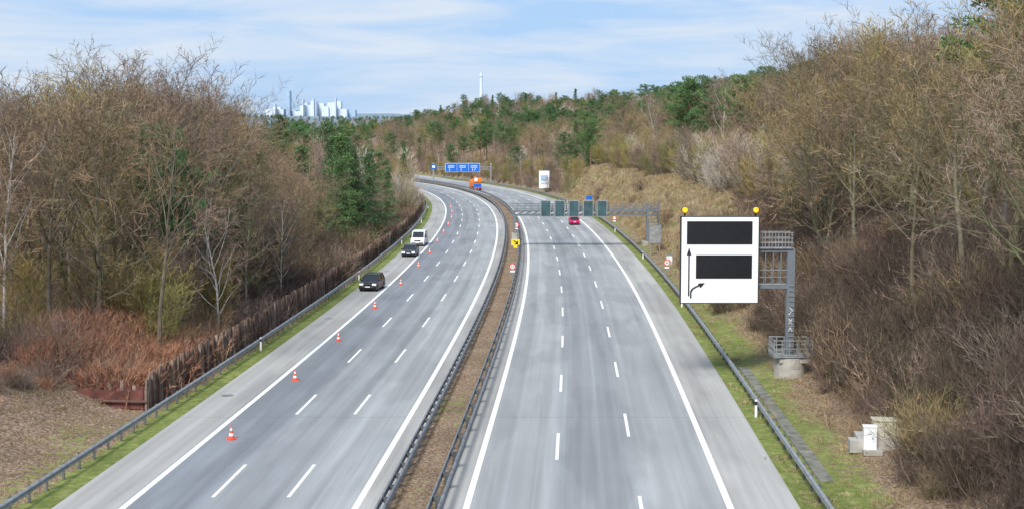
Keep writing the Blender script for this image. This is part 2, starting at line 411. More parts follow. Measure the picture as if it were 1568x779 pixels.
# ------------------------------------------------------------------ big variable message sign
def vms_big():
    e=empty('variable_message_sign')
    b=B(); y=88.0
    b.box((13.35,y,7.79),(5.05,.45,5.6),'black')
    b.box((13.35,y-.02,7.79),(4.93,.45,5.48),'white')
    f=y-.25
    b.box((13.32,f,9.53),(4.2,.03,1.48),'black')
    b.box((13.62,f,7.36),(3.6,.03,1.5),'black')
    b.box((11.37,f,6.85),(.09,.02,2.75),'black')
    b.face([(11.22,f-.02,8.1),(11.52,f-.02,8.1),(11.37,f-.02,8.6)],'black')
    pts=[(11.5,5.35),(11.5,5.75),(11.62,5.95),(11.85,6.08),(12.1,6.2)]
    for a,c in zip(pts,pts[1:]): b.cyl((a[0],f,a[1]),(c[0],f,c[1]),.06,.06,'black',4)
    b.face([(11.95,f-.02,6.3),(12.12,f-.02,6.0),(12.4,f-.02,6.33)],'black')
    for z in (6.35,5.35,5.9): b.box((13.35,f+.02,z),(4.85,.012,.015),'steel')
    b.obj('panel',parent=e)
    b=B()
    for x in (11.1,15.65):
        b.cyl((x,y,10.6),(x,y,10.78),.05,.05,'black'); b.cyl((x,y-.12,10.98),(x,y+.1,10.98),.22,.22,'black',14)
        b.cyl((x,y-.17,10.98),(x,y-.11,10.98),.16,.19,'amber',14)
    b.obj('warning_lamps',parent=e)
    b=B(); px=18.05
    b.box((px,y+.5,4.9),(.5,.5,7.2),'grey')
    for z in (8.35,6.0):
        for yy in (y+.35,y+.95): b.box(((15.6+px)/2,yy,z),(px-15.6,.16,.2),'grey')
    for i in range(5):
        x=15.9+i*.5
        b.box((x,y+.35,7.15),(.07,.07,2.3),'grey'); b.box((x,y+.95,7.15),(.07,.07,2.3),'grey')
    b.box((16.9,y+.65,6.15),(2.6,.7,.06),'steel')
    for z in (6.65,7.1): b.box((16.8,y+.3,z),(2.2,.04,.04),'steel')
    b.box((17.0,y+.65,8.5),(2.3,1.0,.06),'steel')
    for i in range(6):
        x=15.9+i*.43
        for yy in (y+.15,y+1.15): b.box((x,yy,9.0),(.05,.05,1.05),'steel')
    for z in (8.85,9.15,9.52):
        for yy in (y+.15,y+1.15): b.box((17.0,yy,z),(2.3,.04,.04),'steel')
    for k in range(2): b.box((18.15,y+.65,8.85+.5*k),(.04,1.0,.04),'steel')
    for k in range(14): b.box((px+.05,y+.2,1.8+k*.33),(.4,.04,.03),'steel')
    for p0,p1 in (((-.1,4.2),(.12,4.5)),((.12,4.5),(-.08,4.7)),((-.12,3.6),(.1,3.9)),((.1,3.6),(-.1,3.95)),((-.1,3.1),(.0,3.4)),((0,3.4),(.12,3.1))):
        b.cyl((px+p0[0],y+.235,p0[1]),(px+p1[0],y+.235,p1[1]),.025,.025,'white',4)
    b.box((px+.05,y+.3,1.55),(2.5,1.9,.08),'steel')
    for i in range(6):
        for yy in (y-.63,y+1.22): b.box((px-1.17+i*.49,yy,2.1),(.06,.06,1.1),'steel')
    for yy in (y-.2,y+.3,y+.8):
        for xx in (px-1.17,px+1.28): b.box((xx,yy,2.1),(.06,.06,1.1),'steel')
    for z in (1.7,2.1,2.63):
        for yy in (y-.63,y+1.22): b.box((px+.05,yy,z),(2.5,.05,.06),'steel')
        for xx in (px-1.19,px+1.3): b.box((xx,y+.3,z),(.05,1.8,.06),'steel')
    b.obj('post_and_arm',parent=e,bevel=.01)
    b=B(); b.cyl((px,y+.3,-.5),(px,y+.3,1.45),1.0,1.0,'concrete',24); b.box((px+.2,y+.3,1.3),(2.0,1.7,.3),'concrete')
    b.obj('concrete_foundation',parent=e,bevel=.03)
vms_big()

# ------------------------------------------------------------------ overhead gantry with five panels
def gantry():
    e=empty('overhead_sign_gantry'); y=196.0
    b=B(); x0,x1=-.2,21.2
    for yy in (y,y+1.0):
        for z in (4.5,5.1): b.box(((x0+x1)/2,yy,z),(x1-x0,.2,.22),'grey')
    x=x0
    while x<x1-.9:
        for yy in (y,y+1.0):
            b.cyl((x,yy,4.5),(x+1,yy,5.1),.06,.06,'grey',4)
        for yy in (y-.05,y+1.05): b.box((x,yy,5.6),(.08,.08,1.1),'grey')
        x+=1.0
    for z in (5.45,5.78,6.12):
        for yy in (y-.05,y+1.05): b.box(((x0+x1)/2,yy,z),(x1-x0,.07,.08),'grey')
    b.box(((x0+x1)/2,y+.5,5.1),(x1-x0,.9,.05),'steel')
    b.obj('truss_and_catwalk',parent=e)
    b=B()
    for yy in (y,y+1.0): b.box((.35,yy,2.4),(.28,.28,5.2),'grey')
    b.box((.35,y+.5,1.0),(.8,1.6,1.9),'concrete')
    for xx in (19.4,21.0):
        for yy in (y,y+1.0): b.box((xx,yy,2.9),(.26,.26,6.6),'grey')
    for k in range(6):
        b.cyl((19.4,y,.4+k),(21.0,y,1.4+k),.07,.07,'grey',4); b.box((20.2,y,.4+k),(1.6,.08,.08),'grey')
    b.box((20.2,y+.5,.3),(3,2,.9),'concrete')
    b.obj('supports',parent=e)
    b=B()
    for u in (835.5,857,878.5,900.5,921.5):
        x=(u-784)*196/2100
        b.box((x,y-.45,5.48),(1.5,.5,2.35),'steel'); b.box((x,y-.72,5.48),(1.26,.04,2.1),'teal')
        b.box((x,y-.2,6.75),(.06,.06,.3),'steel')
    b.obj('lane_signal_panels',parent=e)
    b=B(); x=(901-784)*200/2100; b.box((x,y+2,6.9),(.9,.08,.5),'blue'); b.box((x,y+2,5.9),(.08,.08,1.6),'steel'); b.box((x,y+1.5,5.2),(.08,1.0,.08),'steel'); b.obj('small_sign',parent=e)
gantry()
def gantry_far():
    e=empty('direction_sign_gantry'); y=466.0
    b=B()
    xa=P(1.2,y).x; xb=P(20.0,y).x
    for x in (xa,xb): b.box((x,y,3.4),(.45,.45,7.0),'steel')
    for z in (4.7,5.5): b.box(((xa+xb)/2,y+.2,z),(xb-xa,.3,.22),'steel')
    x=xa
    while x<xb-1: b.cyl((x,y+.2,4.7),(x+1.1,y+.2,5.5),.06,.06,'steel',4); x+=1.1
    b.obj('frame',parent=e)
    b=B(); cx=(708.5-784)*466/2100; W=11.8
    b.box((cx,y-.3,5.3),(W,.15,3.0),'white'); b.box((cx,y-.4,5.3),(W-.2,.06,2.8),'blue')
    for k in (-1,0,1):
        for r in range(2): b.box((cx+k*3.9,y-.45,5.9-.5*r),(2.2,.02,.18),'white')
        b.box((cx+k*3.9-.5,y-.45,4.6),(.16,.02,.9),'white')
        if k==1:
            b.box((cx+k*3.9+.3,y-.45,4.7),(.16,.02,.9),'white',mtx=Matrix.Rotation(.7,3,'Y'))
    b.box((cx-1.9,y-.45,5.3),(.06,.02,2.7),'white'); b.box((cx+2.0,y-.45,5.3),(.06,.02,2.7),'white')
    x2=xa+.1; b.box((x2,y-.35,5.6),(1.8,.1,1.6),'blue'); b.box((x2,y-.42,5.6),(.9,.02,.8),'white')
    b.obj('direction_panels',parent=e)
gantry_far()
b=B(); p=P(18.6,380)
b.box((p.x,380,3.9),(3.0,.15,5.0),'steel'); b.box((p.x,379.9,3.9),(2.8,.08,4.8),'white'); b.box((p.x,379.84,4.3),(2.0,.04,1.6),'plantblue'); b.box((p.x,379.84,2.9),(2.0,.04,.3),'plantblue')
for s in (-1.1,1.1): b.box((p.x+s,380.1,.9),(.15,.15,3.4),'steel')
b.obj('information_board')
def round_sign(off,y,z,r=.36,name='speed_limit_sign'):
    b=B(); p=P(off,y); g=max(0,hgt(off,y)) if abs(off)>16 else 0
    b.cyl((0,.04,-.2),(0,.04,z+r),.035,.035,'steel',8)
    b.cyl((0,0,z),(0,-.02,z),r,r,'red',20); b.cyl((0,-.021,z),(0,-.03,z),r*.72,r*.72,'white',20)
    b.box((-.08,-.035,z),(.07,.01,r*.6),'black'); b.box((.08,-.035,z),(.07,.01,r*.6),'black')
    b.box((0,.02,z-r-.18),(.5,.03,.2),'white')
    b.obj(name,(p.x,y,g))
round_sign(17.9,153,1.65); round_sign(18.1,240,1.5); round_sign(.7,149,1.6,.34); round_sign(.6,215,1.9,.4)
b=B(); p=P(.5,185)
b.cyl((0,0,0),(0,0,1.2),.05,.05,'steel',6)
b.box((0,-.05,1.5),(1.15,.06,.75),'yellow'); b.box((0,-.05,.9),(.5,.05,.4),'yellow')
b.face([(-.35,-.1,1.75),(-.2,-.1,1.75),(.2,-.1,1.45),(.2,-.1,1.65),(.35,-.1,1.65),(.35,-.1,1.2),(-.1,-.1,1.2),(-.1,-.1,1.3),(.1,-.1,1.3)],'black')
b.obj('yellow_arrow_sign',(p.x,185,0))
b=B(); p=P(18.9,180)
b.box((0,0,2.9),(1.7,.15,2.5),'grey'); b.box((0,-.09,2.9),(1.5,.04,2.3),'steel')
for s in (-.6,.6): b.box((s,.1,1.0),(.1,.1,2.6),'steel')
b.obj('back_of_traffic_sign',(p.x,180,0))
b=B(); p=P(19.3,165); b.box((0,0,.6),(.7,.5,1.2),'white'); b.box((0,0,1.23),(.8,.6,.08),'grey'); b.box((0,0,.05),(.9,.7,.2),'concrete')
b.obj('electrical_cabinet',(p.x,165,hgt(19.3,165)),bevel=.02)
b=B()
b.box((.3,.3,.35),(2.5,1.6,.7),'concrete'); b.box((-1.0,-.3,.3),(.7,.9,.6),'concrete')
b.box((-.42,-.75,.75),(.62,.5,1.15),'white'); b.box((-.42,-.75,1.35),(.68,.56,.06),'white')
b.box((.35,.1,.95),(1.05,.8,1.1),'beige'); b.box((.35,.1,1.53),(1.15,.9,.07),'beige'); b.box((1.2,.3,.75),(.75,.7,.5),'beige')
b.box((.35,-.31,.98),(.04,.02,.9),'concrete'); b.box((-.3,-1.01,.8),(.04,.02,.12),'black')
b.box((-.3,-.85,.12),(.9,.8,.25),'concrete')
b.obj('roadside_electrical_cabinets',(17.85,66.2,G(17.85,66.2)),rz=-.12,bevel=.02)
for off,ys in ((17.0,(76,126,176,226,276,326)),(-16.2,(100,150,200,250,300))):
    for y in ys:
        b=B(); b.box((0,0,.5),(.12,.1,1.0),'white'); b.box((0,-.01,.8),(.125,.11,.2),'black'); b.obj('delineator_post',P(off,y))

# ------------------------------------------------------------------ traffic cones
def cone(p):
    b=B(); b.box((0,0,.02),(.42,.42,.05),'conered')
    z=[.04,.2,.34,.48,.6,.78]; r=lambda h:.17-.165*h/.8
    for i in range(5): b.cyl((0,0,z[i]),(0,0,z[i+1]),r(z[i]),r(z[i+1]),'conered' if i%2==0 else 'white',14)
    b.obj('traffic_cone',p,rz=random.Random(int(p.y)).random())
for y in (52.5,70.3,87.6,104.8,125,145,165,185,205,225,245,265,285,305): cone(P(-11.15+.15*math.sin(y),y,.003))

# ------------------------------------------------------------------ vehicles (front towards +x in local space)
def wheel(b,x,y,r,w=.22):
    s=1 if y>0 else -1
    b.cyl((x,y-s*w,r),(x,y,r),r,r,'rubber',20); b.cyl((x,y,r),(x,y+s*.01,r),r*.62,r*.58,'chrome',12)
    for k in range(5):
        t=k*2*math.pi/5; b.cyl((x,y+s*.015,r),(x+math.cos(t)*r*.55,y+s*.015,r+math.sin(t)*r*.55),.035,.03,'grey',4)
def car(name,paint,p,rz,L=4.4,Wd=1.8,H=1.5):
    b=B(); h=L/2; w=Wd/2; belt=H*.62
    hood=.22*L
    low=[(-h+.05,.28),(-h,.5),(-h+.03,belt-.05),(-h+.15,belt),(hood,belt),(h-.35,belt-.16),(h-.06,belt-.32),(h,.5),(h-.05,.26)]
    b.prism(low,-w,w,paint)
    b.prism([(-h+.1,.18),(-h+.1,.3),(h-.1,.3),(h-.1,.18)],-w+.05,w-.05,'rubber')
    xr0,xr1=(-h+.14,hood+.02); t0,t1=(-h+.42,hood-.75)
    wb,wt=w-.06,w-.22; zt=H-.04
    base=[(xr0,-wb),(xr1,-wb),(xr1,wb),(xr0,wb)]; top=[(t0,-wt),(t1,-wt),(t1,wt),(t0,wt)]
    for i in range(4):
        j=(i+1)%4
        b.face([(*base[i],belt),(*base[j],belt),(*top[j],zt),(*top[i],zt)],'glass')
        b.cyl((*base[i],belt),(*top[i],zt),.055,.045,paint,6)
    b.box(((t0+t1)/2,0,zt+.01),(t1-t0+.1,2*wt+.08,.07),paint)
    for s in (-1,1):
        xm=(xr0+xr1)/2-.1; xt=(t0+t1)/2
        b.cyl((xm,s*wb,belt),(xt,s*wt,zt),.05,.05,'black',4)
        for x in (-L*.3,L*.31):
            b.cyl((x,s*(w-.02),.34),(x,s*(w+.005),.34),.4,.4,'rubber',20); wheel(b,x,s*(w+.015),.33)
        b.box((hood-.15,s*(w+.1),belt+.08),(.16,.2,.14),paint)
        b.box((h-.12,s*(w-.26),belt-.27),(.2,.4,.15),'lamp'); b.box((-h+.03,s*(w-.2),belt-.15),(.1,.3,.22),'red')
    b.box((h-.01,0,belt-.33),(.06,.8,.16),'black'); b.box((h,0,.42),(.05,1.2,.16),'black'); b.box((h+.03,0,.5),(.02,.5,.11),'white')
    b.box((-h-.01,0,.62),(.02,.5,.11),'white')
    return b.obj(name,p,rz,bevel=.04)
M['p_black']=plain('car_paint_black',(.02,.022,.027),.2,.3,.05); M['p_dark']=plain('car_paint_anthracite',(.04,.05,.065),.2,.3,.05)
M['p_white']=plain('car_paint_white',(.75,.76,.78),.25,0,.02); M['p_mag']=plain('car_paint_magenta',(.42,.02,.12),.25,.2,.05)
D=-math.pi/2
car('black_hatchback_car','p_black',P(-13.6,141),D-.12,4.3,1.85,1.62)
car('dark_grey_car','p_dark',P(-13.4,181),D-.05,4.4,1.82,1.5)
car('magenta_hatchback_car','p_mag',P(11.4,246),math.pi/2+.02,4.0,1.75,1.45)
def van():
    b=B(); L=5.4;w=.97;h=L/2
    b.prism([(-h,.3),(-h,1.2),(-h+.05,1.22),(h-.9,1.22),(h-.15,1.02),(h,.8),(h,.3)],-w,w,'p_white')
    top=2.1
    b.prism([(-h,1.2),(-h+.08,top-.08),(-h+.2,top),(h-2.0,top),(h-1.75,top-.06),(h-.95,1.2)],-w+.07,w-.07,'p_white')
    b.face([(h-.92,-.82,1.22),(h-.92,.82,1.22),(h-1.7,.76,top-.1),(h-1.7,-.76,top-.1)],'glass')
    for s in (-1,1):
        b.face([(h-1.05,s*(w-.055),1.22),(h-1.78,s*(w-.055),1.95),(h-2.6,s*(w-.055),1.95),(h-2.6,s*(w-.055),1.22)],'glass')
        b.face([(h-2.75,s*(w-.055),1.3),(h-2.75,s*(w-.055),1.93),(-h+.4,s*(w-.055),1.93),(-h+.4,s*(w-.055),1.3)],'glass')
        for x in (-1.6,1.75): wheel(b,x,s*(w+.015),.34)
        b.box((h-.08,s*.72,.85),(.16,.34,.22),'lamp'); b.box((h-1.1,s*(w+.13),1.35),(.14,.22,.28),'black'); b.box((-h,s*.85,1.1),(.05,.12,.5),'red')
    b.box((h,0,.82),(.05,.9,.16),'black'); b.box((h,0,.45),(.06,1.7,.2),'rubber'); b.box((h+.03,0,.55),(.02,.5,.11),'white')
    b.face([(-h-.001,-.7,1.3),(-h-.001,.7,1.3),(-h+.06,.7,1.9),(-h+.06,-.7,1.9)],'glass')
    b.obj('white_van',P(-13.55,199),D-.04,bevel=.04)
van()
def truck():
    b=B(); p=P(3.6,408)
    b.box((0,0,.75),(7.6,.9,.25),'rubber')
    b.prism([(2.3,.6),(2.3,2.9),(3.5,2.9),(3.85,1.9),(3.85,.6)],-1.2,1.2,'orange')
    b.face([(3.87,-1.05,1.95),(3.87,1.05,1.95),(3.55,.98,2.75),(3.55,-.98,2.75)],'glass')
    b.prism([(-3.2,1.0),(-3.6,2.4),(2.0,2.4),(2.0,1.0)],-1.22,1.22,'orange')
    b.box((-1.0,0,2.75),(4.2,1.6,.7),'orange'); b.cyl((-2.0,0,2.9),(.8,0,3.9),.18,.14,'orange',8)
    b.box((-3.8,0,1.2),(.15,2.3,1.3),'blue'); b.box((-3.7,0,3.1),(.12,2.2,1.3),'orange'); b.box((-3.78,.5,3.1),(.04,.9,.9),'white')
    b.box((-3.9,0,.7),(.1,2.3,.3),'red')
    for x in (2.9,-1.6,-2.7):
        for s in (-1,1): wheel(b,x,s*1.22,.5,.35)
    b.box((2.9,0,3.0),(.3,1.2,.18),'amber')
    b.obj('orange_maintenance_truck',p,math.pi/2+.2,bevel=.03)
truck()

# ------------------------------------------------------------------ vegetation meshes
class TM(B):
    def tube(s,pts,rad,n,mat):
        k=len(s.v); mi=s.mi(mat)
        for i,p in enumerate(pts):
            d=(pts[min(i+1,len(pts)-1)]-pts[max(i-1,0)]).normalized()
            u=d.orthogonal().normalized() if abs(d.z)<.9 else Vector((1,0,0)); w=d.cross(u).normalized(); u=w.cross(d)
            for j in range(n):
                t=2*math.pi*j/n; q=p+(u*math.cos(t)+w*math.sin(t))*rad[i]; s.v.append((q.x,q.y,q.z))
        for i in range(len(pts)-1):
            for j in range(n):
                a=k+i*n+j;c=k+i*n+(j+1)%n; s.f.append((a,c,c+n,a+n)); s.m.append(mi)
    def ribbon(s,pts,w0,mat,rg):
        k=len(s.v); mi=s.mi(mat); d=pts[-1]-pts[0]
        side=d.cross(Vector((rg.gauss(0,1),rg.gauss(0,1),rg.gauss(0,1)))).normalized()
        n=len(pts)
        for i,p in enumerate(pts[:-1]):
            w=side*(w0*.5*(1-.6*i/(n-1))); a=p-w;c=p+w; s.v.append((a.x,a.y,a.z)); s.v.append((c.x,c.y,c.z))
        s.v.append(tuple(pts[-1]))
        for i in range(n-2): a=k+2*i; s.f.append((a,a+1,a+3,a+2)); s.m.append(mi)
        a=k+2*(n-2); s.f.append((a,a+1,a+2)); s.m.append(mi)
def rdir(d,ang,az):
    u=d.orthogonal().normalized(); w=d.cross(u)
    return (d*math.cos(ang)+(u*math.cos(az)+w*math.sin(az))*math.sin(ang)).normalized()
def branch(T,rg,p,d,L,r,lv,S):
    n=S['seg'][lv]; pts=[p.copy()]; dirs=[d]
    wob=S['wob'][lv]; up=S['up'][lv]
    for i in range(n):
        d=Vector((d.x+rg.gauss(0,wob),d.y+rg.gauss(0,wob),d.z+rg.gauss(0,wob)+up)).normalized()
        p=p+d*(L/n); pts.append(p); dirs.append(d)
    last=S['last']
    if lv<=2: T.tube(pts,[max(.008,r*(1-.8*i/n)) for i in range(n+1)],(7,5,3)[lv],S['bark'] if lv<2 else S.get('mid',S['bark']))
    else: T.ribbon(pts,S['rw'][lv-3],S['twig'],rg)
    if lv>=last: return
    nc=S['n'][lv]; t0=S['start'][lv]; az=rg.random()*6.28
    for k in range(nc):
        t=t0+(1-t0)*(k+rg.random()*.8)/nc; t=min(t,.99)
        f=t*n; i=int(f); q=pts[i].lerp(pts[i+1],f-i); dd=dirs[i+1]
        az+=2.4+rg.uniform(-.5,.5)
        ang=S['ang'][lv]*rg.uniform(.7,1.25)
        if lv==0:
            cl=L*S['l'][0]*S['shape'](t)*rg.uniform(.75,1.2); ang=ang*(1.15-.6*t)
        else: cl=L*S['l'][lv]*(1.1-.55*t)*rg.uniform(.7,1.25)
        cr=r*(1-.75*t)*S.get('rr',.5)
        branch(T,rg,q,rdir(dd,ang,az),cl,cr,lv+1,S)
def decid(name,seed,H,r,S):
    rg=random.Random(seed); T=TM()
    for k in range(S.get('stems',1)):
        d=Vector((rg.gauss(0,S.get('lean',.03)),rg.gauss(0,S.get('lean',.03)),1)).normalized()
        branch(T,rg,Vector((rg.gauss(0,.3)*(S.get('stems',1)>1),rg.gauss(0,.3)*(S.get('stems',1)>1),-.6)),d,H*rg.uniform(.85,1),r,0,S)
    return T.mesh(name)
base=dict(seg=[9,5,3,2,1],wob=[.05,.12,.16,.15,.15],up=[.03,.06,.05,.05,.04],n=[15,7,6,6],start=[.3,.25,.2,.15],ang=[.95,.75,.75,.7],
          l=[.40,.48,.48,.55],last=4,rw=[.045,.034],bark='bark',twig='twig_a',shape=lambda t:.55+1.1*math.sin(min(1,max(0,(t-.15)/.85))*math.pi)**.8)
def S(**k): d=dict(base); d.update(k); return d
V={}
V['oakA']=decid('oak_A',1,18,.27,S(n=[16,8,7,6]))
V['oakB']=decid('oak_B',2,18,.25,S(n=[17,8,6,6],ang=[1.05,.8,.8,.7],wob=[.08,.16,.18,.15,.15],start=[.22,.2,.2,.15]))
V['hornA']=decid('hornbeam_A',3,17,.2,S(n=[24,7,6,5],start=[.1,.15,.1,.1],ang=[.8,.6,.6,.6],l=[.33,.45,.5,.6],up=[.03,.12,.1,.08,.05],twig='twig_r'))
V['hornB']=decid('hornbeam_B',4,16,.18,S(n=[24,7,6,5],start=[.06,.15,.1,.1],ang=[.85,.6,.6,.6],l=[.33,.45,.5,.6],up=[.03,.12,.1,.08,.05]))
V['tallA']=decid('tall_A',5,20,.22,S(n=[14,7,6,6],start=[.42,.2,.2,.15],ang=[.75,.7,.7,.6],l=[.28,.5,.5,.6]))
V['tallB']=decid('tall_B',6,20,.2,S(n=[18,7,6,5],start=[.2,.2,.2,.15],ang=[.8,.7,.7,.6],l=[.24,.5,.5,.6],twig='twig_o'))
V['birch']=decid('birch_A',7,16,.13,S(n=[18,6,6,6],start=[.25,.2,.1,.1],ang=[.6,.6,.6,.6],l=[.26,.5,.5,.7],up=[.02,.08,-.03,-.12,-.2],bark='barkwhite',mid='bark',twig='twig_r',rw=[.03,.024]))
sh=dict(stems=7,lean=.35,seg=[5,3,2,2],wob=[.12,.15,.15,.15],up=[.06,.08,.05,.03],n=[9,7,6],start=[.1,.15,.1],ang=[.5,.5,.5],l=[.5,.55,.55],last=3,rw=[.04],shape=lambda t:1.0)
V['palebush']=decid('pale_A',8,8,.07,S(**{**sh,'twig':'twig_p','bark':'bark','mid':'twig_p'}))
V['olivebush']=decid('olive_A',9,7,.07,S(**{**sh,'twig':'twig_o','bark':'bark','mid':'twig_o'}))
V['redbush']=decid('red_A',10,7,.07,S(**{**sh,'twig':'twig_r','bark':'bark'}))
def thicket(name,seed,h,n,mat,arch=.4,w=.03):
    rg=random.Random(seed); T=TM()
    for i in range(n):
        p=Vector((rg.gauss(0,.6),rg.gauss(0,.6),-.2)); d=Vector((rg.gauss(0,arch),rg.gauss(0,arch),1)).normalized(); L=h*rg.uniform(.6,1.1); pts=[p]
        for k in range(4):
            d=Vector((d.x+rg.gauss(0,.15),d.y+rg.gauss(0,.15),d.z-.08*k*arch)).normalized(); p=p+d*L/4; pts.append(p)
            for q in range(3):
                e=rdir(d,rg.uniform(.3,.9),rg.random()*6.28); l=L*rg.uniform(.15,.35); T.ribbon([p,p+(e+Vector((0,0,.1)))*l],w*.8,mat,rg)
        T.ribbon(pts,w*1.3,mat,rg)
    return T.mesh(name)
V['thDark']=thicket('brush_dark',1,2.6,110,'twig_dark'); V['thDark2']=thicket('brush_dark2',2,3.2,110,'twig_a',.5)
V['thRust']=thicket('brush_rust',3,2.2,110,'twig_rust',.35,.035); V['thRed']=thicket('brush_red',4,2.6,80,'twig_r',.5)
def tuft(name,seed,h,n,mat,w=.02):
    rg=random.Random(seed); T=TM()
    for i in range(n):
        p=Vector((rg.gauss(0,.2),rg.gauss(0,.2),-.03)); d=Vector((rg.gauss(0,.5),rg.gauss(0,.5),1)).normalized(); l=h*rg.uniform(.5,1.1)
        T.ribbon([p,p+d*l*.6,p+(d+Vector((d.x*.6,d.y*.6,-.1)))*l],w,mat,rg)
    return T.mesh(name)
V['tuftG']=tuft('tuft_green',1,.22,34,'grassblade',.028); V['tuftD']=tuft('tuft_dry',2,.5,36,'drygrass',.034)
def clump(T,rg,c,rx,rz,n,mat,sz):
    mi=T.mi(mat)
    for i in range(n):
        while True:
            q=Vector((rg.uniform(-1,1),rg.uniform(-1,1),rg.uniform(-1,1)))
            if .25<q.length<1: break
        p=c+Vector((q.x*rx,q.y*rx,q.z*rz)); d=(q+Vector((rg.gauss(0,.5),rg.gauss(0,.5),rg.gauss(0,.5)+.3))).normalized()
        s=d.cross(Vector((rg.gauss(0,1),rg.gauss(0,1),rg.gauss(0,1)))).normalized()*sz*.22; e=d*sz*rg.uniform(.7,1.3)
        k=len(T.v); 
        for v in (p-s,p+s,p+e): T.v.append((v.x,v.y,v.z))
        T.f.append((k,k+1,k+2)); T.m.append(mi)
def pine(name,seed,H,start,spread,nl,mat='needle',conic=False,dens=75):
    rg=random.Random(seed); T=TM(); pts=[];p=Vector((0,0,-.5)); d=Vector((0,0,1))
    for i in range(9):
        pts.append(p); d=(d+Vector((rg.gauss(0,.03),rg.gauss(0,.03),.05))).normalized(); p=p+d*(H+.5)/8
    T.tube(pts,[.24*(1-i/9.5) for i in range(9)],7,'pinebark')
    az=0
    for k in range(nl):
        t=start+(1-start)*(k+.5)/nl; f=t*8; i=min(7,int(f)); q=pts[i].lerp(pts[i+1],f-i); az+=2.4+rg.uniform(-.4,.4)
        R=(spread*(1.05-t)/(1.05-start)+.25) if conic else spread*(.45+.75*math.sin(math.pi*min(1,(t-start)/(1-start)*.8+.15)))
        R*=rg.uniform(.6,1.25)
        e=Vector((math.cos(az),math.sin(az),(-.05 if conic else .35)+rg.gauss(0,.1)))
        tip=q+e*R; mid=q+e*R*.5+Vector((0,0,-.08*R)); T.tube([q,mid,tip],[.06,.04,.015],3,'pinebark')
        m=max(1,int(R/ (.8 if conic else .9)))
        for j in range(m+1):
            c=q.lerp(tip,.35+.65*j/max(1,m))+Vector((rg.gauss(0,.25),rg.gauss(0,.25),rg.gauss(0,.12)))
            clump(T,rg,c,.75*rg.uniform(.6,1.2),.34,dens,mat,.28)
    clump(T,rg,pts[-1],.5,.6,dens,mat,.28)
    return T.mesh(name)
V['pineA']=pine('pine_A',1,16,.4,3.2,32,dens=80); V['pineB']=pine('pine_B',2,17,.48,3.7,30,dens=80); V['pineC']=pine('pine_C',3,14,.12,3.0,50,'needle',True,65)
V['spruce']=pine('spruce_A',4,15,.06,2.8,64,'needle_d',True,60)
print('meshes',time.time()-T0,{k:len(m.polygons) for k,m in V.items()})

# ------------------------------------------------------------------ placement
NAMES={'oakA':'bare_oak_tree','oakB':'bare_oak_tree','hornA':'bare_hornbeam_tree','hornB':'bare_hornbeam_tree','tallA':'bare_beech_tree','tallB':'bare_alder_tree','birch':'bare_birch_tree',
 'palebush':'pale_willow_shrub','olivebush':'olive_willow_shrub','redbush':'bare_hazel_shrub','pineA':'pine_tree','pineB':'pine_tree','pineC':'young_pine_tree','spruce':'spruce_tree'}
def realh(me): return max(v.co.z for v in me.vertices)
MH={k:realh(V[k]) for k in NAMES}
rg=random.Random(11)
def tree(kind,x,y,h,rz=None,dz=0,wide=1.0):
    o=bpy.data.objects.new(NAMES[kind],V[kind]); COL.objects.link(o)
    o.location=(x,y,G(x,y)-.1+dz); s=h/MH[kind]; w=s*rg.uniform(.95,1.2)*wide
    o.scale=(w,w,s); o.rotation_euler=(rg.gauss(0,.03),rg.gauss(0,.03),rg.random()*6.28 if rz is None else rz)
    return o
mass={}
def addmass(group,kind,x,y,h):
    mass.setdefault((group,kind),[]).append((x,y,h))
def instancers():
    parents={}
    for (group,kind),pts in mass.items():
        if group not in parents: parents[group]=empty(group)
        vs=[];f=[]
        for (x,y,h) in pts:
            s=(h/MH[kind] if kind in MH else h); a=rg.random()*6.28; z=G(x,y)-.1
            tx,ty=rg.gauss(0,.04),rg.gauss(0,.04); k=len(vs)
            for i in range(4):
                t=a+i*math.pi/2; dx=math.cos(t)*s*.7071;dy=math.sin(t)*s*.7071; vs.append((x+dx,y+dy,z+dx*tx+dy*ty))
            f.append((k,k+1,k+2,k+3))
        me=bpy.data.meshes.new(group+'_points'); me.from_pydata(vs,[],f)
        o=bpy.data.objects.new('scatter_'+kind,me); COL.objects.link(o); o.parent=parents[group]
        o.instance_type='FACES'; o.use_instance_faces_scale=True; o.instance_faces_scale=1.0
        o.show_instancer_for_render=False; o.show_instancer_for_viewport=False
        c=bpy.data.objects.new('plant_'+kind,V[kind]); COL.objects.link(c); c.parent=o
def pick(ws):
    t=rg.random()*sum(w for _,w in ws)
    for k,w in ws:
        t-=w
        if t<=0: return k
    return ws[-1][0]
MIX=[('oakA',3),('oakB',3),('hornA',3),('hornB',3),('tallA',2.2),('tallB',1.6),('birch',.9),('pineA',.8),('pineB',.7)]
MIXB=[('oakA',3),('oakB',3),('hornA',3),('hornB',2.5),('tallA',3),('tallB',1.5),('birch',.8)]
def jit(x0,x1,y0,y1,sp):
    x=x0
    while x<x1:
        y=y0
        while y<y1:
            yield x+rg.uniform(-.45,.45)*sp, y+rg.uniform(-.45,.45)*sp
            y+=sp
        x+=sp
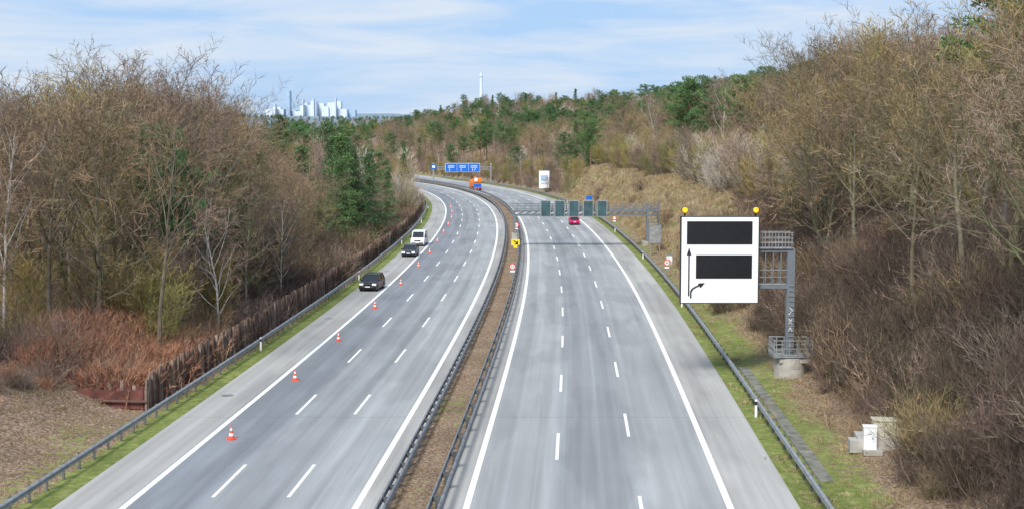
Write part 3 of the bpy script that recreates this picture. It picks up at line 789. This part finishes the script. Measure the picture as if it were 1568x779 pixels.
# ---- left wood near
for x,y in jit(-70,-15,74,205,5.0):
    o=offof(x,y)
    if o>-20.3 or x<-.40*y-5: continue
    if y<84 and o>-27: continue
    if y>160 and x<-.33*y: continue
    if math.hypot(x+25,y-101)<4 or math.hypot(x+23.5,y-93)<3: continue   # small clearing around the pines
    if math.hypot(x+23.5,y-180)<5: continue
    tall=x<-.205*y
    if tall: h=rg.uniform(17.0,20) if x>-.31*y else rg.uniform(15.5,18.8)
    else: h=rg.uniform(9,14)
    k=pick(MIXB)
    if not tall: k=pick([('hornA',4),('hornB',4),('redbush',2),('tallB',1.5),('birch',1.5),('oakA',2),('pineC',.5)])
    if k in('redbush',): h*=.6
    if y<170: tree(k,x,y,h)
    else: addmass('distant_woodland',k,x,y,h*.95)
for x,y,h in ((-31.5,122,21.5),(-35.5,130,23),(-40,137,23.5),(-29.5,131,19.5)): tree('oakA',x,y,h,wide=1.1)
for x,y,h in ((-33,112,20),(-37.5,118,21)): tree('tallA',x,y,h,wide=1.2)
for k,x,y,h,wd in (('pineB',-24.6,101,14.2,.7),('pineA',-26.5,104,15,.65),('pineA',-25.2,120,13,.8),('spruce',-21.4,190,13.5,.9),('pineC',-24.0,186,15,1),('spruce',-20.8,199,13,.9),('pineC',-26.5,194,14.5,1),('spruce',-24.5,204,14.5,1),
   ('pineC',-22.6,179,12,1),('pineC',-27.5,184,13,.9),('spruce',-41,235,17,1),('pineA',-34,255,16,1),('pineA',-38,250,16,1),('pineB',-31,262,15.5,1),('pineA',-42,262,16,1),('pineA',-36,232,15,1),
   ('birch',-22.2,103,12.5,1),('birch',-27.5,112,14,1),('birch',-23.0,118,12,1),('birch',-21.5,127,11,1),('olivebush',-24.5,92,7,1),('olivebush',-23,106,7,1),('olivebush',-26,95,8,1),('olivebush',-31,90,7,1),('tallB',-29,94,15,1),('tallB',-23.0,111,12,1),('hornA',-23.5,97,10,1),('hornB',-26.5,99,11,1)):
    tree(k,x,y,h,wide=wd)
# ---- left wood further
for x,y in jit(-110,-15,205,330,6):
    o=offof(x,y)
    if o>-20.5 or x<-.30*y: continue
    h=rg.uniform(10,14) if o>-30 else rg.uniform(12,15.5)
    addmass('distant_woodland',pick(MIX+[('pineC',1.2),('palebush',.8),('pineA',.6)]),x,y,h)
for x,y in jit(-150,10,330,640,8):
    o=offof(x,y)
    if o>-21 or x<-.28*y: continue
    addmass('distant_woodland',pick(MIX+[('pineC',2),('pineA',1.2)]),x,y,rg.uniform(10,13.5))
for y in range(270,420,5):
    p=P(-20.5-rg.random()*3,y); addmass('distant_woodland','palebush',p.x,y,rg.uniform(6,9))
# ---- right wood near
for x,y in jit(15,75,52,205,5.1):
    o=offof(x,y)
    lim=27.0 if y<105 else (25.0 if y<125 else 33)
    if o<lim or x>.42*y+6: continue
    h=rg.uniform(15,18.5)
    if x<.225*y: h=rg.uniform(14,16.5)
    k=pick(MIXB+[('tallB',3.5),('oakA',1),('oakB',1)])
    if y<150: tree(k,x,y,h)
    else: addmass('distant_woodland',k,x,y,h)
for k,x,y,h in (('pineB',34,91,20.5),('pineA',36.5,95,20),('oakB',27.5,122,19),('tallB',25.2,112,17),('tallB',29,110,19),('hornB',31,104,19),('oakA',33,113,20),('tallA',26.5,117,18)): tree(k,x,y,h)
for y in range(128,345,4):
    for q in range(3):
        p=P(27.2+q*2.6+rg.uniform(-1,1),y+rg.uniform(-2,2))
        k=pick([('palebush',5 if y<230 else 1.5),('olivebush',2.6),('redbush',2),('hornB',.8)])
        h=rg.uniform(5.5,8.5)
        if k=='hornB': h=10
        if y<150: tree(k,p.x,p.y,h)
        else: addmass('distant_woodland',k,p.x,p.y,h)
for x,y in jit(10,190,205,380,6.5):
    o=offof(x,y)
    if o<34.5 or x>.40*y: continue
    g=noise.noise(Vector((x*.03,y*.03,3)))
    near=math.hypot((x-47)/1.3,y-262)<18 or math.hypot(x-38,y-225)<9
    addmass('distant_woodland',pick(MIX+([('pineA',12),('pineB',12)] if near else ([('pineA',9),('pineB',9)] if g>.08 else [('pineA',.8)]))),x,y,rg.uniform(14,18.5))
for x,y in jit(-140,300,380,720,8.5):
    o=offof(x,y)
    if o<(21 if y>352 else 34) or x>.40*y: continue
    g=noise.noise(Vector((x*.02,y*.02,3)))
    addmass('distant_woodland',pick(MIX+([('pineA',8),('pineB',8),('spruce',3)] if g>.06 else [('pineA',1.5),('palebush',1.0)])),x,y,rg.uniform(12,17) if o>30 else rg.uniform(8,12))
for y in range(350,620,5):
    for q in range(2):
        p=P(20.5+3*q+rg.uniform(-.8,.8),y); addmass('distant_woodland',pick([('redbush',2),('olivebush',2),('hornB',1)]),p.x,y,rg.uniform(4,7))
for i in range(1200):
    y=rg.uniform(700,3600); x=rg.uniform(-.22,.08)*y
    if abs(offof(x,y))<25: continue
    addmass('distant_woodland',pick([('oakA',2),('hornA',2),('pineA',1.5),('pineB',1),('spruce',.5)]),x,y,rg.uniform(10,14))
# ---- undergrowth
for x,y in jit(12,46,48,135,1.6):
    o=offof(x,y)
    if o<22.2+.7*math.sin(y*.5)+.5*math.sin(y*1.3) or o>34 or x>.40*y+3: continue
    if y>106 and o<20.5: continue
    addmass('undergrowth_thicket',pick([('thDark',6),('thDark2',2),('thRed',1)]),x,y,rg.uniform(.65,1.25)*(.6 if o<23.2 else 1))
for x,y in jit(12,45,120,345,2.2):
    o=offof(x,y)
    if o<19.8 or o>29: continue
    d=.7 if y<148 else .05
    if rg.random()<d: addmass('undergrowth_thicket',pick([('thDark',2),('thDark2',2),('thRed',2)]),x,y,rg.uniform(.4,.9))
for x,y in jit(-60,-15,78,200,2.0):
    o=offof(x,y)
    if o>-19.0 or o<-32 or x<-.40*y-4: continue
    if y<84 and o>-27: continue
    rust=(y<100 and o>-27)
    if rg.random()<.75: addmass('undergrowth_thicket',pick([('thRust',5),('thDark2',1)]) if rust else pick([('thDark',3),('thDark2',2),('thRed',3)]),x,y,rg.uniform(.7,1.2))
for i in range(100):
    y=rg.uniform(79.5,96); o=rg.uniform(-26,-18.8); p=P(o,y); addmass('undergrowth_thicket',pick([('thRust',6),('thRed',1)]),p.x,y,rg.uniform(.7,1.25))
for i in range(16):
    y=rg.uniform(66,78); o=rg.uniform(-29,-23); p=P(o,y); addmass('undergrowth_thicket',pick([('thRust',2),('thDark2',2)]),p.x,y,rg.uniform(.25,.5))
for y in range(205,420,3):
    p=P(-19.6+rg.uniform(-.6,.6),y); addmass('undergrowth_thicket',pick([('thDark2',2),('thRed',2)]),p.x,y,rg.uniform(.6,1))
# grass tufts
for i in range(4200):
    y=45+rg.random()**1.5*110; o=rg.uniform(16.7,22.2); p=P(o,y)
    if 18.0<o<18.75 and y<93 and rg.random()<.85: continue
    addmass('verge_grass','tuftG' if rg.random()<(.8 if o<20 else .5) else 'tuftD',p.x,y,rg.uniform(.35,.95)*(1 if rg.random()<.9 else 1.5))
for i in range(2000):
    y=50+rg.random()**1.5*130; o=rg.choice((rg.uniform(-16.4,-15.5),rg.uniform(-17.6,-16.6))); p=P(o,y)
    addmass('verge_grass','tuftG',p.x,y,rg.uniform(.3,.7))
for i in range(1700):
    y=rg.uniform(52,86); o=rg.uniform(-30,-16.9); p=P(o,y)
    if y>79 and o>-26: continue
    addmass('verge_grass','tuftG' if rg.random()<.3 else 'tuftD',p.x,y,rg.uniform(.3,.8))
for i in range(2600):
    y=rg.uniform(130,350); o=rg.uniform(19.8,28); p=P(o,y); addmass('verge_grass','tuftD' if rg.random()<.78 else 'tuftG',p.x,y,rg.uniform(1.0,2.2))
for i in range(1200):
    y=45+rg.random()**1.3*130; o=rg.uniform(-.8,.85); p=P(o,y); addmass('median_weeds','tuftD' if rg.random()<.6 else 'tuftG',p.x,y,rg.uniform(.25,.7))
instancers()
for o in bpy.data.objects:
    if o.name.startswith('median_weeds') and o.type=='EMPTY': o.location.z=.25

# ------------------------------------------------------------------ far industrial skyline
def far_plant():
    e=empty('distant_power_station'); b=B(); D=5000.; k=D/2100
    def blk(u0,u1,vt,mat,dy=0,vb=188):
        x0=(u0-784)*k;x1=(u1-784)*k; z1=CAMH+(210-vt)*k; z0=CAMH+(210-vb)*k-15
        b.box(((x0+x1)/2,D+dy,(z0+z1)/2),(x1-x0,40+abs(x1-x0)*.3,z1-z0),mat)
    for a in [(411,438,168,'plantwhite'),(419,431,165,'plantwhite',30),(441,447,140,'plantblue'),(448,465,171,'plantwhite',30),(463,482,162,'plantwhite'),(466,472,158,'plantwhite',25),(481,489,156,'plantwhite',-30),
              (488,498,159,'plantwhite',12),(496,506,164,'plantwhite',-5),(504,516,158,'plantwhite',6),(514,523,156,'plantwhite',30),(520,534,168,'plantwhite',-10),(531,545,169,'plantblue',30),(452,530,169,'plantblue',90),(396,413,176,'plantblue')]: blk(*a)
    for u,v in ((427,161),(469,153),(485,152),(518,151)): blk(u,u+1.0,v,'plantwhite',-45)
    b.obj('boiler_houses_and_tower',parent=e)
far_plant()
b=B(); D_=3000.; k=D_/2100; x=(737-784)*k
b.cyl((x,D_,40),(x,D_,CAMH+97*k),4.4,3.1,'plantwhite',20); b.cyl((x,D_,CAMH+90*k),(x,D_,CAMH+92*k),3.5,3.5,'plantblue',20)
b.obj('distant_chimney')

# ------------------------------------------------------------------ light and sky
EL=math.radians(44); AZ=math.radians(20)
to=Vector((-math.sin(AZ)*math.cos(EL),-math.cos(AZ)*math.cos(EL),math.sin(EL))).normalized()
w=bpy.data.worlds.new('World'); scene.world=w; w.use_nodes=True; nt=w.node_tree; bg=nt.nodes['Background']; L=nt.links.new
sky=N(nt,'ShaderNodeTexSky'); sky.sky_type='NISHITA'; sky.sun_disc=False; sky.sun_elevation=EL; sky.sun_rotation=math.pi+AZ; sky.air_density=1.0; sky.dust_density=.6; sky.ozone_density=2.0
tc=N(nt,'ShaderNodeTexCoord'); mp=N(nt,'ShaderNodeMapping'); mp.inputs['Scale'].default_value=(1.0,1.0,8); mp.inputs['Location'].default_value=(.3,.2,.25); L(tc.outputs['Generated'],mp.inputs['Vector'])
no=N(nt,'ShaderNodeTexNoise'); no.inputs['Scale'].default_value=5.5; no.inputs['Detail'].default_value=8; no.inputs['Roughness'].default_value=.55; no.inputs['Distortion'].default_value=.4; L(mp.outputs[0],no.inputs['Vector'])
mr=N(nt,'ShaderNodeMapRange'); mr.inputs['From Min'].default_value=.40; mr.inputs['From Max'].default_value=.64; mr.inputs['To Min'].default_value=.03; mr.inputs['To Max'].default_value=.95; L(no.outputs['Fac'],mr.inputs['Value'])
mx=N(nt,'ShaderNodeMix',data_type='RGBA'); L(mr.outputs[0],mx.inputs[0])
tint=N(nt,'ShaderNodeMix',data_type='RGBA'); tint.inputs[0].default_value=.88; L(sky.outputs[0],tint.inputs[6]); tint.inputs[7].default_value=(2.85,4.4,6.75,1)
L(tint.outputs[2],mx.inputs[6]); mx.inputs[7].default_value=(5.1,5.75,6.6,1)
L(mx.outputs[2],bg.inputs['Color']); bg.inputs['Strength'].default_value=.14
sd=bpy.data.lights.new('sun','SUN'); sd.energy=4.6; sd.angle=math.radians(18); sd.color=(1,.965,.91)
so=bpy.data.objects.new('sun',sd); COL.objects.link(so); so.rotation_euler=to.to_track_quat('Z','Y').to_euler(); so.location=(0,-50,80)
scene.view_settings.view_transform='Standard'; scene.view_settings.look='None'; scene.view_settings.exposure=0
cam=bpy.data.cameras.new('camera'); co=bpy.data.objects.new('camera',cam); COL.objects.link(co); scene.camera=co
co.location=(0,0,CAMH); co.rotation_euler=(math.radians(90-4.885),0,0); cam.sensor_width=36; cam.lens=36*2100/1568; cam.clip_start=.5; cam.clip_end=20000
print('done',time.time()-T0,'objects',len(bpy.data.objects))
